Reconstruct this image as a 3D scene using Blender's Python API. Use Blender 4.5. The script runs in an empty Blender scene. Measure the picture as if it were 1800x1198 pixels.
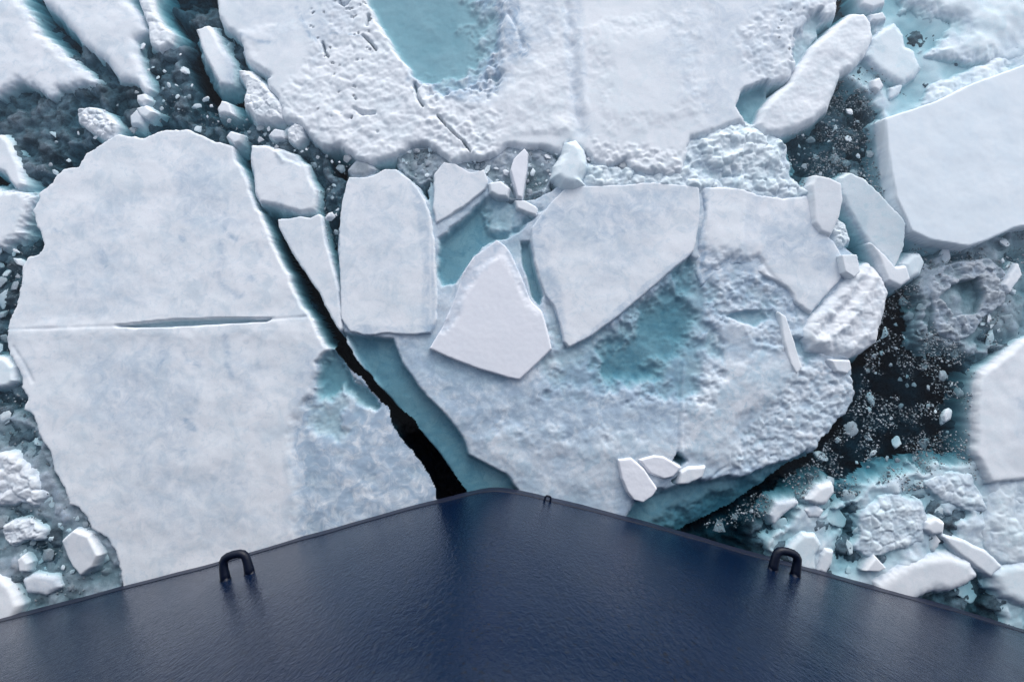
import bpy, math, random
import numpy as np
from mathutils import Vector
from mathutils.bvhtree import BVHTree

sc = bpy.context.scene
# ------------------------------------------------------------------ camera
H = 12.0
TILT = math.radians(5.0)
cam_d = bpy.data.cameras.new('camera'); cam_d.lens = 16; cam_d.sensor_width = 36
cam_d.clip_start = 0.05; cam_d.clip_end = 600
cam = bpy.data.objects.new('camera', cam_d); sc.collection.objects.link(cam)
cam.location = (0, 0, H); cam.rotation_euler = (TILT, 0, 0)
sc.camera = cam
# ------------------------------------------------------------------ sky and sun (overcast)
SUN_EL, SUN_AZ = math.radians(28), math.radians(15)      # azimuth clockwise from +Y (top of the picture)
w = bpy.data.worlds.new('World'); sc.world = w; w.use_nodes = True
nt = w.node_tree; nt.nodes.clear()
sky = nt.nodes.new('ShaderNodeTexSky'); sky.sky_type = 'NISHITA'; sky.sun_disc = False
sky.sun_elevation = SUN_EL; sky.sun_rotation = SUN_AZ
bw = nt.nodes.new('ShaderNodeRGBToBW'); mx = nt.nodes.new('ShaderNodeMixRGB'); mx.inputs[0].default_value = 0.66
bg = nt.nodes.new('ShaderNodeBackground'); bg.inputs[1].default_value = 0.15
wo = nt.nodes.new('ShaderNodeOutputWorld')
nt.links.new(sky.outputs[0], bw.inputs[0]); nt.links.new(sky.outputs[0], mx.inputs[1]); nt.links.new(bw.outputs[0], mx.inputs[2])
nt.links.new(mx.outputs[0], bg.inputs[0]); nt.links.new(bg.outputs[0], wo.inputs[0])
sun_d = bpy.data.lights.new('sun', 'SUN'); sun_d.energy = 0.5; sun_d.angle = math.radians(40); sun_d.color = (1.0, 0.965, 0.94)
sun = bpy.data.objects.new('sun', sun_d); sc.collection.objects.link(sun)
sd_ = Vector((math.sin(SUN_AZ)*math.cos(SUN_EL), math.cos(SUN_AZ)*math.cos(SUN_EL), math.sin(SUN_EL)))
sun.rotation_euler = sd_.to_track_quat('Z', 'Y').to_euler()
sc.view_settings.view_transform = 'Standard'; sc.view_settings.look = 'None'
sc.view_settings.exposure = 1.12; sc.view_settings.gamma = 1.0
sc.cycles.transparent_max_bounces = 12; sc.cycles.max_bounces = 6; sc.cycles.diffuse_bounces = 3
sc.cycles.caustics_reflective = False; sc.cycles.caustics_refractive = False

# ------------------------------------------------------------------ picture measurements -> points on the sea
def unproj(u, v, z=0.0):
    x = (u - 900)/800.0; y = (599 - v)/800.0
    c, s = math.cos(TILT), math.sin(TILT)
    dy = y*c + s; dz = y*s - c
    t = (z - H)/dz
    return x*t, dy*t
def P(txt, z=0.0):
    v = [float(q) for q in txt.replace(',', ' ').split()]
    return np.array([unproj(v[i], v[i+1], z) for i in range(0, len(v), 2)])

# ------------------------------------------------------------------ numpy noise
_rng = np.random.RandomState(7)
_perm = _rng.permutation(256); _perm = np.concatenate([_perm, _perm, _perm])
_ang = _rng.rand(256)*2*np.pi; _gx, _gy = np.cos(_ang), np.sin(_ang)
def perlin(x, y):
    xi = np.floor(x).astype(np.int64); yi = np.floor(y).astype(np.int64)
    xf = x - xi; yf = y - yi; xi &= 255; yi &= 255
    def g(a, b, dx, dy):
        h = _perm[_perm[(a & 255)] + (b & 255)]
        return _gx[h]*dx + _gy[h]*dy
    u = xf**3*(xf*(xf*6-15)+10); v = yf**3*(yf*(yf*6-15)+10)
    n00 = g(xi, yi, xf, yf); n10 = g(xi+1, yi, xf-1, yf); n01 = g(xi, yi+1, xf, yf-1); n11 = g(xi+1, yi+1, xf-1, yf-1)
    return 1.5*((n00*(1-u)+n10*u)*(1-v) + (n01*(1-u)+n11*u)*v)
def fbm(X, Y, s, o=4, seed=0, gain=0.5):
    r = 0; a = 1; f = 1/s; t = 0
    for k in range(o):
        c_, s_ = math.cos(0.5+k*0.9), math.sin(0.5+k*0.9)
        r = r + a*perlin((X*c_-Y*s_)*f + seed*13.7 + k*31.1, (X*s_+Y*c_)*f - seed*7.3 + k*17.9); t += a; a *= gain; f *= 2.03
    return r/t*1.4
def worley(X, Y, s, seed=0, ax=1.0):
    """distance to nearest cell centre, to the border, and a value per cell with a tilt"""
    x = X/s + seed*5.3; y = Y/s*ax - seed*3.1
    xi = np.floor(x).astype(np.int64); yi = np.floor(y).astype(np.int64)
    b1 = np.full(x.shape, 9.0); b2 = np.full(x.shape, 9.0); val = np.zeros(x.shape); tl = np.zeros(x.shape)
    for dx in (-1, 0, 1):
        for dy in (-1, 0, 1):
            h = _perm[_perm[(xi+dx) & 255] + ((yi+dy) & 255)]
            h2 = _perm[h + 37]; h3 = _perm[h + 91]
            cx = xi+dx + 0.1+0.8*h/255.0; cy = yi+dy + 0.1+0.8*h2/255.0
            d = np.hypot(x-cx, y-cy); new = d < b1
            b2 = np.where(new, b1, np.minimum(b2, d))
            val = np.where(new, h3/255.0, val)
            tl = np.where(new, (x-cx)*(h2/127.0-1) + (y-cy)*(h/127.0-1), tl)
            b1 = np.where(new, d, b1)
    return b1, b2-b1, val, tl
def sstep(t):
    t = np.clip(t, 0, 1); return t*t*(3-2*t)
def sdist(X, Y, poly, closed=True):
    n = len(poly); best = np.full(X.shape, 1e9); inside = np.zeros(X.shape, bool)
    for i in range(n if closed else n-1):
        ax, ay = poly[i]; bx, by = poly[(i+1) % n]
        ex, ey = bx-ax, by-ay; L = ex*ex+ey*ey+1e-12
        t = np.clip(((X-ax)*ex + (Y-ay)*ey)/L, 0, 1)
        dx = X-ax-t*ex; dy = Y-ay-t*ey
        best = np.minimum(best, dx*dx+dy*dy)
        if closed:
            c = ((ay > Y) != (by > Y)) & (X < (bx-ax)*(Y-ay)/((by-ay) if by != ay else 1e-12) + ax)
            inside ^= c
    best = np.sqrt(best)
    return np.where(inside, best, -best) if closed else best

# ------------------------------------------------------------------ materials
def nmat(name):
    m = bpy.data.materials.new(name); m.use_nodes = True
    t = m.node_tree; t.nodes.clear()
    o = t.nodes.new('ShaderNodeOutputMaterial')
    return m, t, o
def noise(t, co, scale, detail=5, rough=0.55, dist=0.0):
    n = t.nodes.new('ShaderNodeTexNoise'); n.inputs['Scale'].default_value = scale
    n.inputs['Detail'].default_value = detail; n.inputs['Roughness'].default_value = rough
    n.inputs['Distortion'].default_value = dist; t.links.new(co, n.inputs['Vector']); return n.outputs[0]
def ramp(t, fac, stops):
    r = t.nodes.new('ShaderNodeValToRGB'); e = r.color_ramp.elements
    while len(e) < len(stops): e.new(0.5)
    for k, (p, c) in enumerate(stops):
        e[k].position = p; e[k].color = (*c, 1) if len(c) == 3 else c
    t.links.new(fac, r.inputs[0]); return r.outputs[0]
def mixc(t, f, a, b, mode='MIX'):
    m = t.nodes.new('ShaderNodeMixRGB'); m.blend_type = mode
    for s, v in ((m.inputs[0], f), (m.inputs[1], a), (m.inputs[2], b)):
        if hasattr(v, 'links'): t.links.new(v, s)
        elif isinstance(v, (int, float)): s.default_value = v
        else: s.default_value = (*v, 1)
    return m.outputs[0]
def ice_material(name, light, mid, blot, amount=0.55, rough=0.75, bump=0.25, fine=(0.9, 1.0), wetc=(0.40, 0.51, 0.63)):
    m, t, o = nmat(name)
    co = t.nodes.new('ShaderNodeNewGeometry').outputs['Position']
    p = t.nodes.new('ShaderNodeBsdfPrincipled')
    n1 = noise(t, co, 0.8, 7, 0.66, 0.4); n2 = noise(t, co, 1.9, 8, 0.68, 0.8); n3 = noise(t, co, 30, 5, 0.75)
    base = mixc(t, ramp(t, n1, [(0.38, (0, 0, 0)), (0.64, (1, 1, 1))]), light, mid)
    k = ramp(t, n2, [(0.48, (0, 0, 0)), (0.62, (amount,)*3), (0.78, (amount*1.0,)*3)])
    base = mixc(t, k, base, blot)
    n6 = noise(t, co, 5.5, 6, 0.6, 0.7)
    base = mixc(t, ramp(t, n6, [(0.57, (0, 0, 0)), (0.66, (amount*0.8,)*3)]), base, blot)
    at = t.nodes.new('ShaderNodeAttribute'); at.attribute_name = 'wet'
    n5 = noise(t, co, 2.8, 10, 0.70, 1.0)
    a1 = t.nodes.new('ShaderNodeMath'); a1.operation = 'MULTIPLY_ADD'; t.links.new(n5, a1.inputs[0]); a1.inputs[1].default_value = 4.0; a1.inputs[2].default_value = -1.35
    a2 = t.nodes.new('ShaderNodeMath'); a2.operation = 'MULTIPLY'; a2.use_clamp = True; t.links.new(a1.outputs[0], a2.inputs[0]); t.links.new(at.outputs['Fac'], a2.inputs[1])
    base = mixc(t, a2.outputs[0], base, wetc)
    base = mixc(t, 1.0, base, ramp(t, n3, [(0.3, (fine[0],)*3), (0.7, (fine[1],)*3)]), 'MULTIPLY')
    t.links.new(base, p.inputs['Base Color']); p.inputs['Roughness'].default_value = rough
    p.inputs['Specular IOR Level'].default_value = 0.25
    b = t.nodes.new('ShaderNodeBump'); b.inputs['Strength'].default_value = bump; b.inputs['Distance'].default_value = 0.007
    n4 = noise(t, co, 34, 6, 0.7)
    t.links.new(n4, b.inputs['Height']); t.links.new(b.outputs[0], p.inputs['Normal'])
    t.links.new(p.outputs[0], o.inputs[0]); return m
M = {}
M['snow'] = ice_material('snow_covered_ice', (0.83, 0.85, 0.885), (0.77, 0.81, 0.85), (0.55, 0.65, 0.73), 0.5)
M['bright'] = ice_material('fresh_snow_ice', (0.84, 0.865, 0.90), (0.79, 0.83, 0.87), (0.68, 0.77, 0.82), 0.4)
M['clean'] = ice_material('smooth_snow', (0.80, 0.81, 0.86), (0.77, 0.785, 0.84), (0.74, 0.77, 0.83), 0.3, bump=0.12, fine=(0.96, 1.0))
M['cool'] = ice_material('cool_smooth_snow', (0.77, 0.825, 0.87), (0.73, 0.80, 0.855), (0.68, 0.77, 0.84), 0.4, bump=0.12, fine=(0.97, 1.0))
M['thin'] = ice_material('thin_grey_ice', (0.77, 0.81, 0.86), (0.61, 0.71, 0.79), (0.42, 0.57, 0.68), 0.7, rough=0.6, bump=0.3, fine=(0.82, 1.0))
M['blue'] = ice_material('glacial_blue_ice', (0.80, 0.87, 0.91), (0.74, 0.84, 0.89), (0.58, 0.75, 0.82), 0.5, rough=0.5)
M['grey'] = ice_material('wet_grey_ice', (0.50, 0.54, 0.59), (0.38, 0.43, 0.48), (0.25, 0.30, 0.34), 0.7, rough=0.5, bump=0.5, fine=(0.7, 1.0))
M['crumb'] = ice_material('brash_crumbs', (0.42, 0.45, 0.49), (0.22, 0.24, 0.27), (0.12, 0.135, 0.155), 0.8, bump=0.2)
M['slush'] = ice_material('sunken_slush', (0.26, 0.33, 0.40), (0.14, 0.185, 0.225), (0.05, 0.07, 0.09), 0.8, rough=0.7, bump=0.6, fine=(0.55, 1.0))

# ------------------------------------------------------------------ object helpers
def tag(o, label, cat, group=None, kind=None):
    if label: o['label'] = label
    if cat: o['category'] = cat
    if group: o['group'] = group
    if kind: o['kind'] = kind
    return o
def mesh_obj(name, verts, faces, mat, parent=None, smooth=True):
    me = bpy.data.meshes.new(name)
    if isinstance(faces, np.ndarray):
        me.vertices.add(len(verts)); me.vertices.foreach_set('co', np.asarray(verts, dtype=np.float32).ravel())
        me.loops.add(faces.size); me.loops.foreach_set('vertex_index', faces.astype(np.int32).ravel())
        me.polygons.add(len(faces))
        me.polygons.foreach_set('loop_start', np.arange(0, faces.size, faces.shape[1], dtype=np.int32))
        me.update(calc_edges=True)
    else:
        me.from_pydata([tuple(v) for v in verts], [], faces); me.update()
    me.polygons.foreach_set('use_smooth', [smooth]*len(me.polygons))
    me.materials.append(mat)
    o = bpy.data.objects.new(name, me); sc.collection.objects.link(o)
    if parent: o.parent = parent
    return o
def grid_mesh(X, Y, Z, keep, ret=False):
    """quads of a grid whose four corners are all kept"""
    f = keep[:-1, :-1] & keep[1:, :-1] & keep[:-1, 1:] & keep[1:, 1:]
    idx = np.arange(X.size).reshape(X.shape)
    F = np.stack([idx[:-1, :-1][f], idx[:-1, 1:][f], idx[1:, 1:][f], idx[1:, :-1][f]], 1)
    used = np.unique(F); remap = np.zeros(X.size, np.int64); remap[used] = np.arange(len(used))
    V = np.stack([X.ravel()[used], Y.ravel()[used], Z.ravel()[used]], 1)
    return (V, remap[F], used) if ret else (V, remap[F])
ALL = []           # outlines of everything that floats, to keep small lumps clear of them
SEED = [0]
def features(X, Y, Z, feats, seed, W=None):
    for i, f in enumerate(feats):
        k = f[0]
        if k == 'tint':                      # thin wet patches: (outline, amount, softness)
            pl = P(f[1]); s = sdist(X, Y, pl)
            W += f[2]*sstep((s + 0.8*f[3]*fbm(X, Y, 0.7, 5, seed+i+70, 0.62))/f[3] + 0.5); continue
        if k == 'tline':
            d = sdist(X, Y, P(f[1]), False) + 0.6*f[2]*fbm(X, Y, 0.2, 4, seed+i+50, 0.6)
            W += f[3]*np.exp(-(d/f[2])**2); continue
        if k == 'line':
            _, pts, wdt, dz = f[:4]; pl = P(pts)
            d = sdist(X, Y, pl, False) + 0.35*wdt*fbm(X, Y, 0.25, 3, seed+i+50)
            Z += (dz if dz < -0.15 else 0.6*dz)*np.exp(-(d/wdt)**2)*(0.75+0.5*fbm(X, Y, 0.5, 2, seed+i))
            continue
        pl = P(f[1]); lo = pl.min(0)-2.0; hi = pl.max(0)+2.0
        sel = (X > lo[0]) & (X < hi[0]) & (Y > lo[1]) & (Y < hi[1])
        x, y, z = X[sel], Y[sel], Z[sel]
        soft = f[-1]; s = sdist(x, y, pl)
        wob = f[4] if (k == 'pool' and len(f) > 5) else 0.6
        m = sstep((s + wob*soft*(fbm(x, y, 0.6, 5, seed+i+9, 0.6)))/soft + 0.5)
        if k == 'pool':                       # lower (or raise) to a level
            z = z*(1-m) + (f[2] + f[3]*(fbm(x, y, 0.9, 5, seed+i, 0.6)))*m
        elif k == 'add':
            z = z + m*f[2]
        elif k == 'rub':                      # broken rubble
            amp, s_ = f[2], f[3]
            a = worley(x + 0.3*s_*fbm(x, y, s_, 2, 3), y + 0.3*s_*fbm(x, y, s_, 2, 5), s_, seed+i)
            b = worley(x, y, s_*0.42, seed+i+4)
            r = 0.9*(a[2]-0.35)*sstep(a[1]*2.2) + 0.5*a[3] + 0.30*(b[2]-0.5)*sstep(b[1]*2) + 0.2*b[3] - 0.35*np.exp(-a[1]*12) + 0.8*fbm(x, y, 0.8*s_+0.2, 5, seed, 0.6)
            z = z + m*amp*(0.38*r + 0.30*fbm(x, y, 0.20, 4, seed+31, 0.6) + 0.22*np.abs(fbm(x, y, 0.45, 4, seed+33, 0.6)))
        elif k == 'pit':                      # small holes down to the water
            q = fbm(x + 0.2*fbm(x, y, 0.3, 3, 5), y, f[2], 3, seed+i) + 0.25*fbm(x, y, f[2]*0.3, 2, seed)
            z = z - m*0.6*sstep((q-f[3])/0.10)
        elif k == 'tilt':                     # plane tilted along a direction
            z = z + m*((x-pl[:, 0].mean())*f[2] + (y-pl[:, 1].mean())*f[3])
        Z[sel] = z
    return Z
def floe(name, pts, label, zt=0.16, mat='snow', cat='ice floe', group=None, edge=0.12, jag=0.07, js=0.5, g=0.04, skirt=0.30,
         slope=2.5, und=0.015, fine=0.0015, feats=(), tilt=(0, 0), base=None, kind=None, reg=True, rough=0.0, rs=0.2, wet=0.6):
    SEED[0] += 1; seed = SEED[0]
    poly = P(pts, max(zt, 0)*0.9)
    if reg: ALL.append(poly)
    lo = poly.min(0)-skirt-0.1-1.5*jag; hi = poly.max(0)+skirt+0.1+1.5*jag
    X, Y = np.meshgrid(np.arange(lo[0], hi[0], g), np.arange(lo[1], hi[1], g))
    s = sdist(X, Y, poly) + (min(0.45*edge, 0.06) if skirt > 0.12 else -0.03)
    s = s + jag*(fbm(X, Y, js, 5, seed, 0.6)) + 0.25*jag*np.abs(fbm(X, Y, js*0.3, 3, seed+4))
    t = np.clip(s/edge, 0, 1)
    up = 1-(1-t)**2.4
    c = poly.mean(0)
    top = zt + (X-c[0])*tilt[0] + (Y-c[1])*tilt[1] + und*fbm(X, Y, 1.1, 3, seed+2, 0.42) + fine*fbm(X, Y, 0.13, 3, seed+6)
    if rough:
        a = worley(X, Y, rs, seed); b = worley(X, Y, rs*0.45, seed+2)
        top = top + 0.75*rough*(0.9*(a[2]-0.4)*sstep(a[1]*2.2) + 0.55*a[3] - 0.3*np.exp(-a[1]*12) + 0.2*b[3] + 0.25*(b[2]-.5)*sstep(b[1]*2) + 0.9*fbm(X, Y, rs+0.2, 5, seed+8, 0.6))
    under = s*slope*(1+0.35*fbm(X, Y, 0.35, 3, seed+21)) + (0.10*fbm(X, Y, 0.30, 5, seed+22, 0.62) + 0.07*(worley(X, Y, 0.24, seed)[2]-0.5))*np.clip(-s/0.12, 0, 1)
    Z = np.where(s > 0, -0.01 + (top+0.01)*up, -0.01 + under)
    W = np.zeros(X.shape)
    Z = features(X, Y, Z, feats, seed*3, W)
    W = np.clip(W + wet*np.exp(-(Z/0.045)**2), 0, 1.2)*sstep((Z+0.17)/0.13)
    # roll the submerged foot under so the slab has a thickness
    V, F, u = grid_mesh(X, Y, Z, s > -skirt, True)
    o = mesh_obj(name, V, F, M[mat])
    o.data.attributes.new('wet', 'FLOAT', 'POINT').data.foreach_set('value', W.ravel()[u].astype(np.float32))
    tag(o, label, cat, group, kind)
    return o

# ------------------------------------------------------------------ water
def water_material():
    m, t, o = nmat('sea_water')
    tr = t.nodes.new('ShaderNodeBsdfTransparent'); gl = t.nodes.new('ShaderNodeBsdfGlossy'); gl.inputs['Roughness'].default_value = 0.06
    fr = t.nodes.new('ShaderNodeFresnel'); fr.inputs[0].default_value = 1.33
    ge = t.nodes.new('ShaderNodeNewGeometry')
    inv = t.nodes.new('ShaderNodeMath'); inv.operation = 'SUBTRACT'; inv.inputs[0].default_value = 1.0
    t.links.new(ge.outputs['Backfacing'], inv.inputs[1])
    ml = t.nodes.new('ShaderNodeMath'); ml.operation = 'MULTIPLY'; t.links.new(fr.outputs[0], ml.inputs[0]); t.links.new(inv.outputs[0], ml.inputs[1])
    mx = t.nodes.new('ShaderNodeMixShader'); t.links.new(ml.outputs[0], mx.inputs[0]); t.links.new(tr.outputs[0], mx.inputs[1]); t.links.new(gl.outputs[0], mx.inputs[2])
    b = t.nodes.new('ShaderNodeBump'); b.inputs['Strength'].default_value = 0.25; b.inputs['Distance'].default_value = 0.02
    t.links.new(noise(t, ge.outputs['Position'], 5, 3), b.inputs['Height']); t.links.new(b.outputs[0], gl.inputs['Normal'])
    t.links.new(mx.outputs[0], o.inputs[0])
    va = t.nodes.new('ShaderNodeVolumeAbsorption'); va.inputs['Color'].default_value = (0.06, 0.49, 0.565, 1); va.inputs['Density'].default_value = 2.1
    t.links.new(va.outputs[0], o.inputs['Volume'])
    return m
R = 110.0
vb = [(x, y, z) for z in (0.0, -7.0) for x, y in ((-R, -R), (R, -R), (R, R), (-R, R))]
sea = mesh_obj('sea_water', vb, [(0, 1, 2, 3), (7, 6, 5, 4), (0, 4, 5, 1), (1, 5, 6, 2), (2, 6, 7, 3), (3, 7, 4, 0)], water_material(), smooth=False)
tag(sea, 'dark calm sea water filling the leads between the ice', 'sea water', kind='structure')
md, t, o = nmat('deep_water_floor'); d = t.nodes.new('ShaderNodeBsdfDiffuse'); d.inputs[0].default_value = (0.015, 0.018, 0.02, 1); t.links.new(d.outputs[0], o.inputs[0])
sb = mesh_obj('seabed', [(-R*1.5, -R*1.5, -7.2), (R*1.5, -R*1.5, -7.2), (R*1.5, R*1.5, -7.2), (-R*1.5, R*1.5, -7.2)], [(0, 1, 2, 3)], md)
tag(sb, 'dark sea floor deep below the ice', 'seabed', kind='structure')

# ------------------------------------------------------------------ the ship's bow
WL = P('-330 1185 -150 1127 0 1085 100 1060 215 1029 300 1007 400 981 500 951 600 923 680 900 765 878 822 864 850 857 872 854.5 895 857 930 865 965 873 1020 885 1100 906 1200 934 1300 963 1400 991 1500 1018 1600 1045 1700 1073 1800 1106 1950 1150 2130 1208')
ends0 = WL[0] + (WL[0]-WL[1])/np.linalg.norm(WL[0]-WL[1])*np.array([[9.0]]); ends1 = WL[-1] + (WL[-1]-WL[-2])/np.linalg.norm(WL[-1]-WL[-2])*np.array([[9.0]])
cp = np.vstack([ends0, WL, ends1])
def catmull(p, n=10):
    out = []
    q = np.vstack([2*p[0]-p[1], p, 2*p[-1]-p[-2]])
    for i in range(1, len(q)-2):
        for k in range(n):
            t = k/n
            out.append(0.5*((2*q[i]) + (-q[i-1]+q[i+1])*t + (2*q[i-1]-5*q[i]+4*q[i+1]-q[i+2])*t*t + (-q[i-1]+3*q[i]-3*q[i+1]+q[i+2])*t**3))
    out.append(q[-2]); return np.array(out)
C0 = catmull(cp, 10)
for _ in range(70):
    C0[1:-1] = 0.25*C0[:-2] + 0.5*C0[1:-1] + 0.25*C0[2:]
T = np.gradient(C0, axis=0); T /= np.linalg.norm(T, axis=1)[:, None]
N = np.stack([-T[:, 1], T[:, 0]], 1)
if N[len(N)//2, 1] < 0: N = -N
for _ in range(60):
    N[1:-1] = 0.25*N[:-2] + 0.5*N[1:-1] + 0.25*N[2:]
N /= np.linalg.norm(N, axis=1)[:, None]
def off(z):
    if z < 0: return 0.25*z
    o_ = 0.022*min(z/0.85, 1)
    o_ += 0.012*max(z-0.85, 0)
    if z > 7.2: o_ += 0.13*(z-7.2)**1.9
    return min(o_, 1.75)
zs = sorted(set([-2.5, -1.2, -0.5, -0.2, 0] + [round(0.1*k, 2) for k in range(1, 13)] + [1.2+0.25*k for k in range(1, 25)] + [7.2+0.2*k for k in range(1, 18)]))
HV = []; 
for z in zs:
    for c, n in zip(C0, N):
        wv = 0.006*math.sin(c[0]*1.9+z*0.7) + 0.004*math.sin(c[0]*4.3 - z*1.7)      # plating is never quite fair
        HV.append((c[0]+n[0]*(off(z)+wv), c[1]+n[1]*(off(z)+wv), z))
nc = len(C0); HF = []
for j in range(len(zs)-1):
    for i in range(nc-1):
        a = j*nc+i; HF.append((a+1, a, a+nc, a+nc+1))
def hull_material():
    m, t, o = nmat('navy_hull_paint')
    ge = t.nodes.new('ShaderNodeNewGeometry').outputs['Position']
    p = t.nodes.new('ShaderNodeBsdfPrincipled')
    mp = t.nodes.new('ShaderNodeMapping'); mp.inputs['Scale'].default_value = (1.0, 1.0, 0.55); t.links.new(ge, mp.inputs[0])
    big = noise(t, ge, 0.7, 5, 0.6); scr = t.nodes.new('ShaderNodeMapping'); scr.inputs['Scale'].default_value = (1.2, 1.2, 14); t.links.new(ge, scr.inputs[0])
    col = mixc(t, ramp(t, big, [(0.35, (0, 0, 0)), (0.7, (1, 1, 1))]), (0.0010, 0.0080, 0.030), (0.0018, 0.0100, 0.035))
    st = noise(t, scr.outputs[0], 2.2, 6, 0.7)
    col = mixc(t, ramp(t, st, [(0.60, (0, 0, 0)), (0.72, (0.5,)*3)]), col, (0.02, 0.028, 0.055))
    sp = noise(t, ge, 16, 3, 0.6)
    spot = ramp(t, sp, [(0.63, (0, 0, 0)), (0.65, (1, 1, 1))])
    col = mixc(t, spot, col, (0.008, 0.008, 0.012))
    t.links.new(col, p.inputs['Base Color'])
    rg = ramp(t, noise(t, mp.outputs[0], 1.6, 5, 0.65), [(0.3, (0.08,)*3), (0.75, (0.16,)*3)])
    t.links.new(rg, p.inputs['Roughness']); p.inputs['IOR'].default_value = 1.42; p.inputs['Specular Tint'].default_value = (0.92, 0.95, 1.0, 1); p.inputs['Specular IOR Level'].default_value = 0.2
    b = t.nodes.new('ShaderNodeBump'); b.inputs['Strength'].default_value = 1.0; b.inputs['Distance'].default_value = 0.016
    t.links.new(noise(t, mp.outputs[0], 15, 4, 0.55, 0.8), b.inputs['Height'])
    b2 = t.nodes.new('ShaderNodeBump'); b2.inputs['Strength'].default_value = 0.5; b2.inputs['Distance'].default_value = 0.004
    t.links.new(noise(t, ge, 60, 3, 0.6), b2.inputs['Height']); t.links.new(b.outputs[0], b2.inputs['Normal'])
    b3 = t.nodes.new('ShaderNodeBump'); b3.inputs['Strength'].default_value = 0.8; b3.inputs['Distance'].default_value = 0.004
    t.links.new(spot, b3.inputs['Height']); t.links.new(b2.outputs[0], b3.inputs['Normal'])
    t.links.new(b3.outputs[0], p.inputs['Normal']); t.links.new(p.outputs[0], o.inputs[0]); return m
def flat_mat(name, col, rough, metal=0.0, bump=0.3, sc_=25):
    m, t, o = nmat(name); p = t.nodes.new('ShaderNodeBsdfPrincipled')
    ge = t.nodes.new('ShaderNodeNewGeometry').outputs['Position']
    n = noise(t, ge, sc_*0.3, 5, 0.6)
    c = mixc(t, n, tuple(q*0.7 for q in col), tuple(min(q*1.3, 1) for q in col)); t.links.new(c, p.inputs['Base Color'])
    p.inputs['Specular IOR Level'].default_value = 0.3; p.inputs['Roughness'].default_value = rough; p.inputs['Metallic'].default_value = metal
    b = t.nodes.new('ShaderNodeBump'); b.inputs['Strength'].default_value = bump; b.inputs['Distance'].default_value = 0.01
    t.links.new(noise(t, ge, sc_, 4), b.inputs['Height']); t.links.new(b.outputs[0], p.inputs['Normal'])
    t.links.new(p.outputs[0], o.inputs[0]); return m
M['navy'] = hull_material()
M['navy_bar'] = flat_mat('navy_steel_bar', (0.001, 0.004, 0.016), 0.42)
M['scuff'] = flat_mat('scraped_waterline_paint', (0.010, 0.015, 0.035), 0.5, bump=0.6, sc_=14)
M['deck'] = flat_mat('green_grey_deck_paint', (0.10, 0.13, 0.14), 0.6)
ship = bpy.data.objects.new('ship', None); sc.collection.objects.link(ship); ship.location = (0, -3.0, 0)
tag(ship, 'glossy navy blue icebreaking ship bow nosing into the ice', 'ship')
def child(o): 
    o.parent = ship; o.matrix_parent_inverse = ship.matrix_basis.inverted(); o.matrix_parent_inverse.translation = (0, 3.0, 0); return o
jb = zs.index(0.5)
FB = [f for k, f in enumerate(HF) if k < jb*(nc-1)]; FH = HF[jb*(nc-1):]
hull = child(mesh_obj('hull', HV, FH, M['navy']))
band = child(mesh_obj('waterline_band', HV[:(jb+1)*nc], FB, M['scuff'])); band['label'] = 'dull scraped paint strip along the waterline'
bvh = BVHTree.FromPolygons([Vector(v) for v in HV], HF)
def tube(path, r, n=10, closed=False):
    V = []; F = []; path = [Vector(p) for p in path]
    for i, p in enumerate(path):
        a = path[max(i-1, 0)]; b = path[min(i+1, len(path)-1)]; tn = (b-a).normalized()
        up = Vector((0, 0, 1)) if abs(tn.z) < 0.9 else Vector((1, 0, 0))
        s = tn.cross(up).normalized(); q = s.cross(tn)
        rr = r[i] if isinstance(r, (list, tuple)) else r
        for k in range(n):
            an = 2*math.pi*k/n; V.append(p + s*rr*math.cos(an) + q*rr*math.sin(an))
    for i in range(len(path)-1):
        for k in range(n):
            a = i*n+k; b = i*n+(k+1) % n; F.append((a, b, b+n, a+n))
    F.append(tuple(range(n))[::-1]); F.append(tuple(range((len(path)-1)*n, len(path)*n)))
    return V, F
# weld seam along the hull, 0.85 m above the water
j = zs.index(1.2) if 1.2 in zs else 12
sm = []
for c, n in zip(C0, N):
    wv = 0.006*math.sin(c[0]*1.9+0.50*0.7) + 0.004*math.sin(c[0]*4.3 - 0.50*1.7)
    zz = 0.50 + 0.015*math.sin(c[0]*0.8)
    sm.append((c[0]+n[0]*(off(0.50)+wv-0.004), c[1]+n[1]*(off(0.50)+wv-0.004), zz))
V, F = tube(sm, 0.02, 8); child(mesh_obj('weld_seam', V, F, M['navy_bar']))
# bulwark rail and deck
zt_ = zs[-1]
rl = [(c[0]+n[0]*(off(zt_)-0.07), c[1]+n[1]*(off(zt_)-0.07), zt_+0.02) for c, n in zip(C0, N)]
V, F = tube(rl, 0.10, 10); child(mesh_obj('bulwark_rail', V, F, M['navy_bar']))
iw = []; iwf = []
for c, n in zip(C0, N):
    for z, dd in ((zt_, -0.12), (9.5, -0.12-0.3)):
        iw.append((c[0]+n[0]*(off(z)+dd), c[1]+n[1]*(off(z)+dd), z))
for i in range(nc-1): iwf.append((2*i, 2*i+1, 2*i+3, 2*i+2))
child(mesh_obj('bulwark_lining', iw, iwf, M['deck']))
dk = [(c[0]+n[0]*(off(9.5)-0.2), c[1]+n[1]*(off(9.5)-0.2), 9.5) for c, n in zip(C0, N)]
dk2 = [(x*0.8, -32.0, 9.5) for x, y, z in dk]
df = [(i, i+1, nc+i+1, nc+i) for i in range(nc-1)]
child(mesh_obj('deck', dk+dk2, df, M['deck'], smooth=False))
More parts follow.
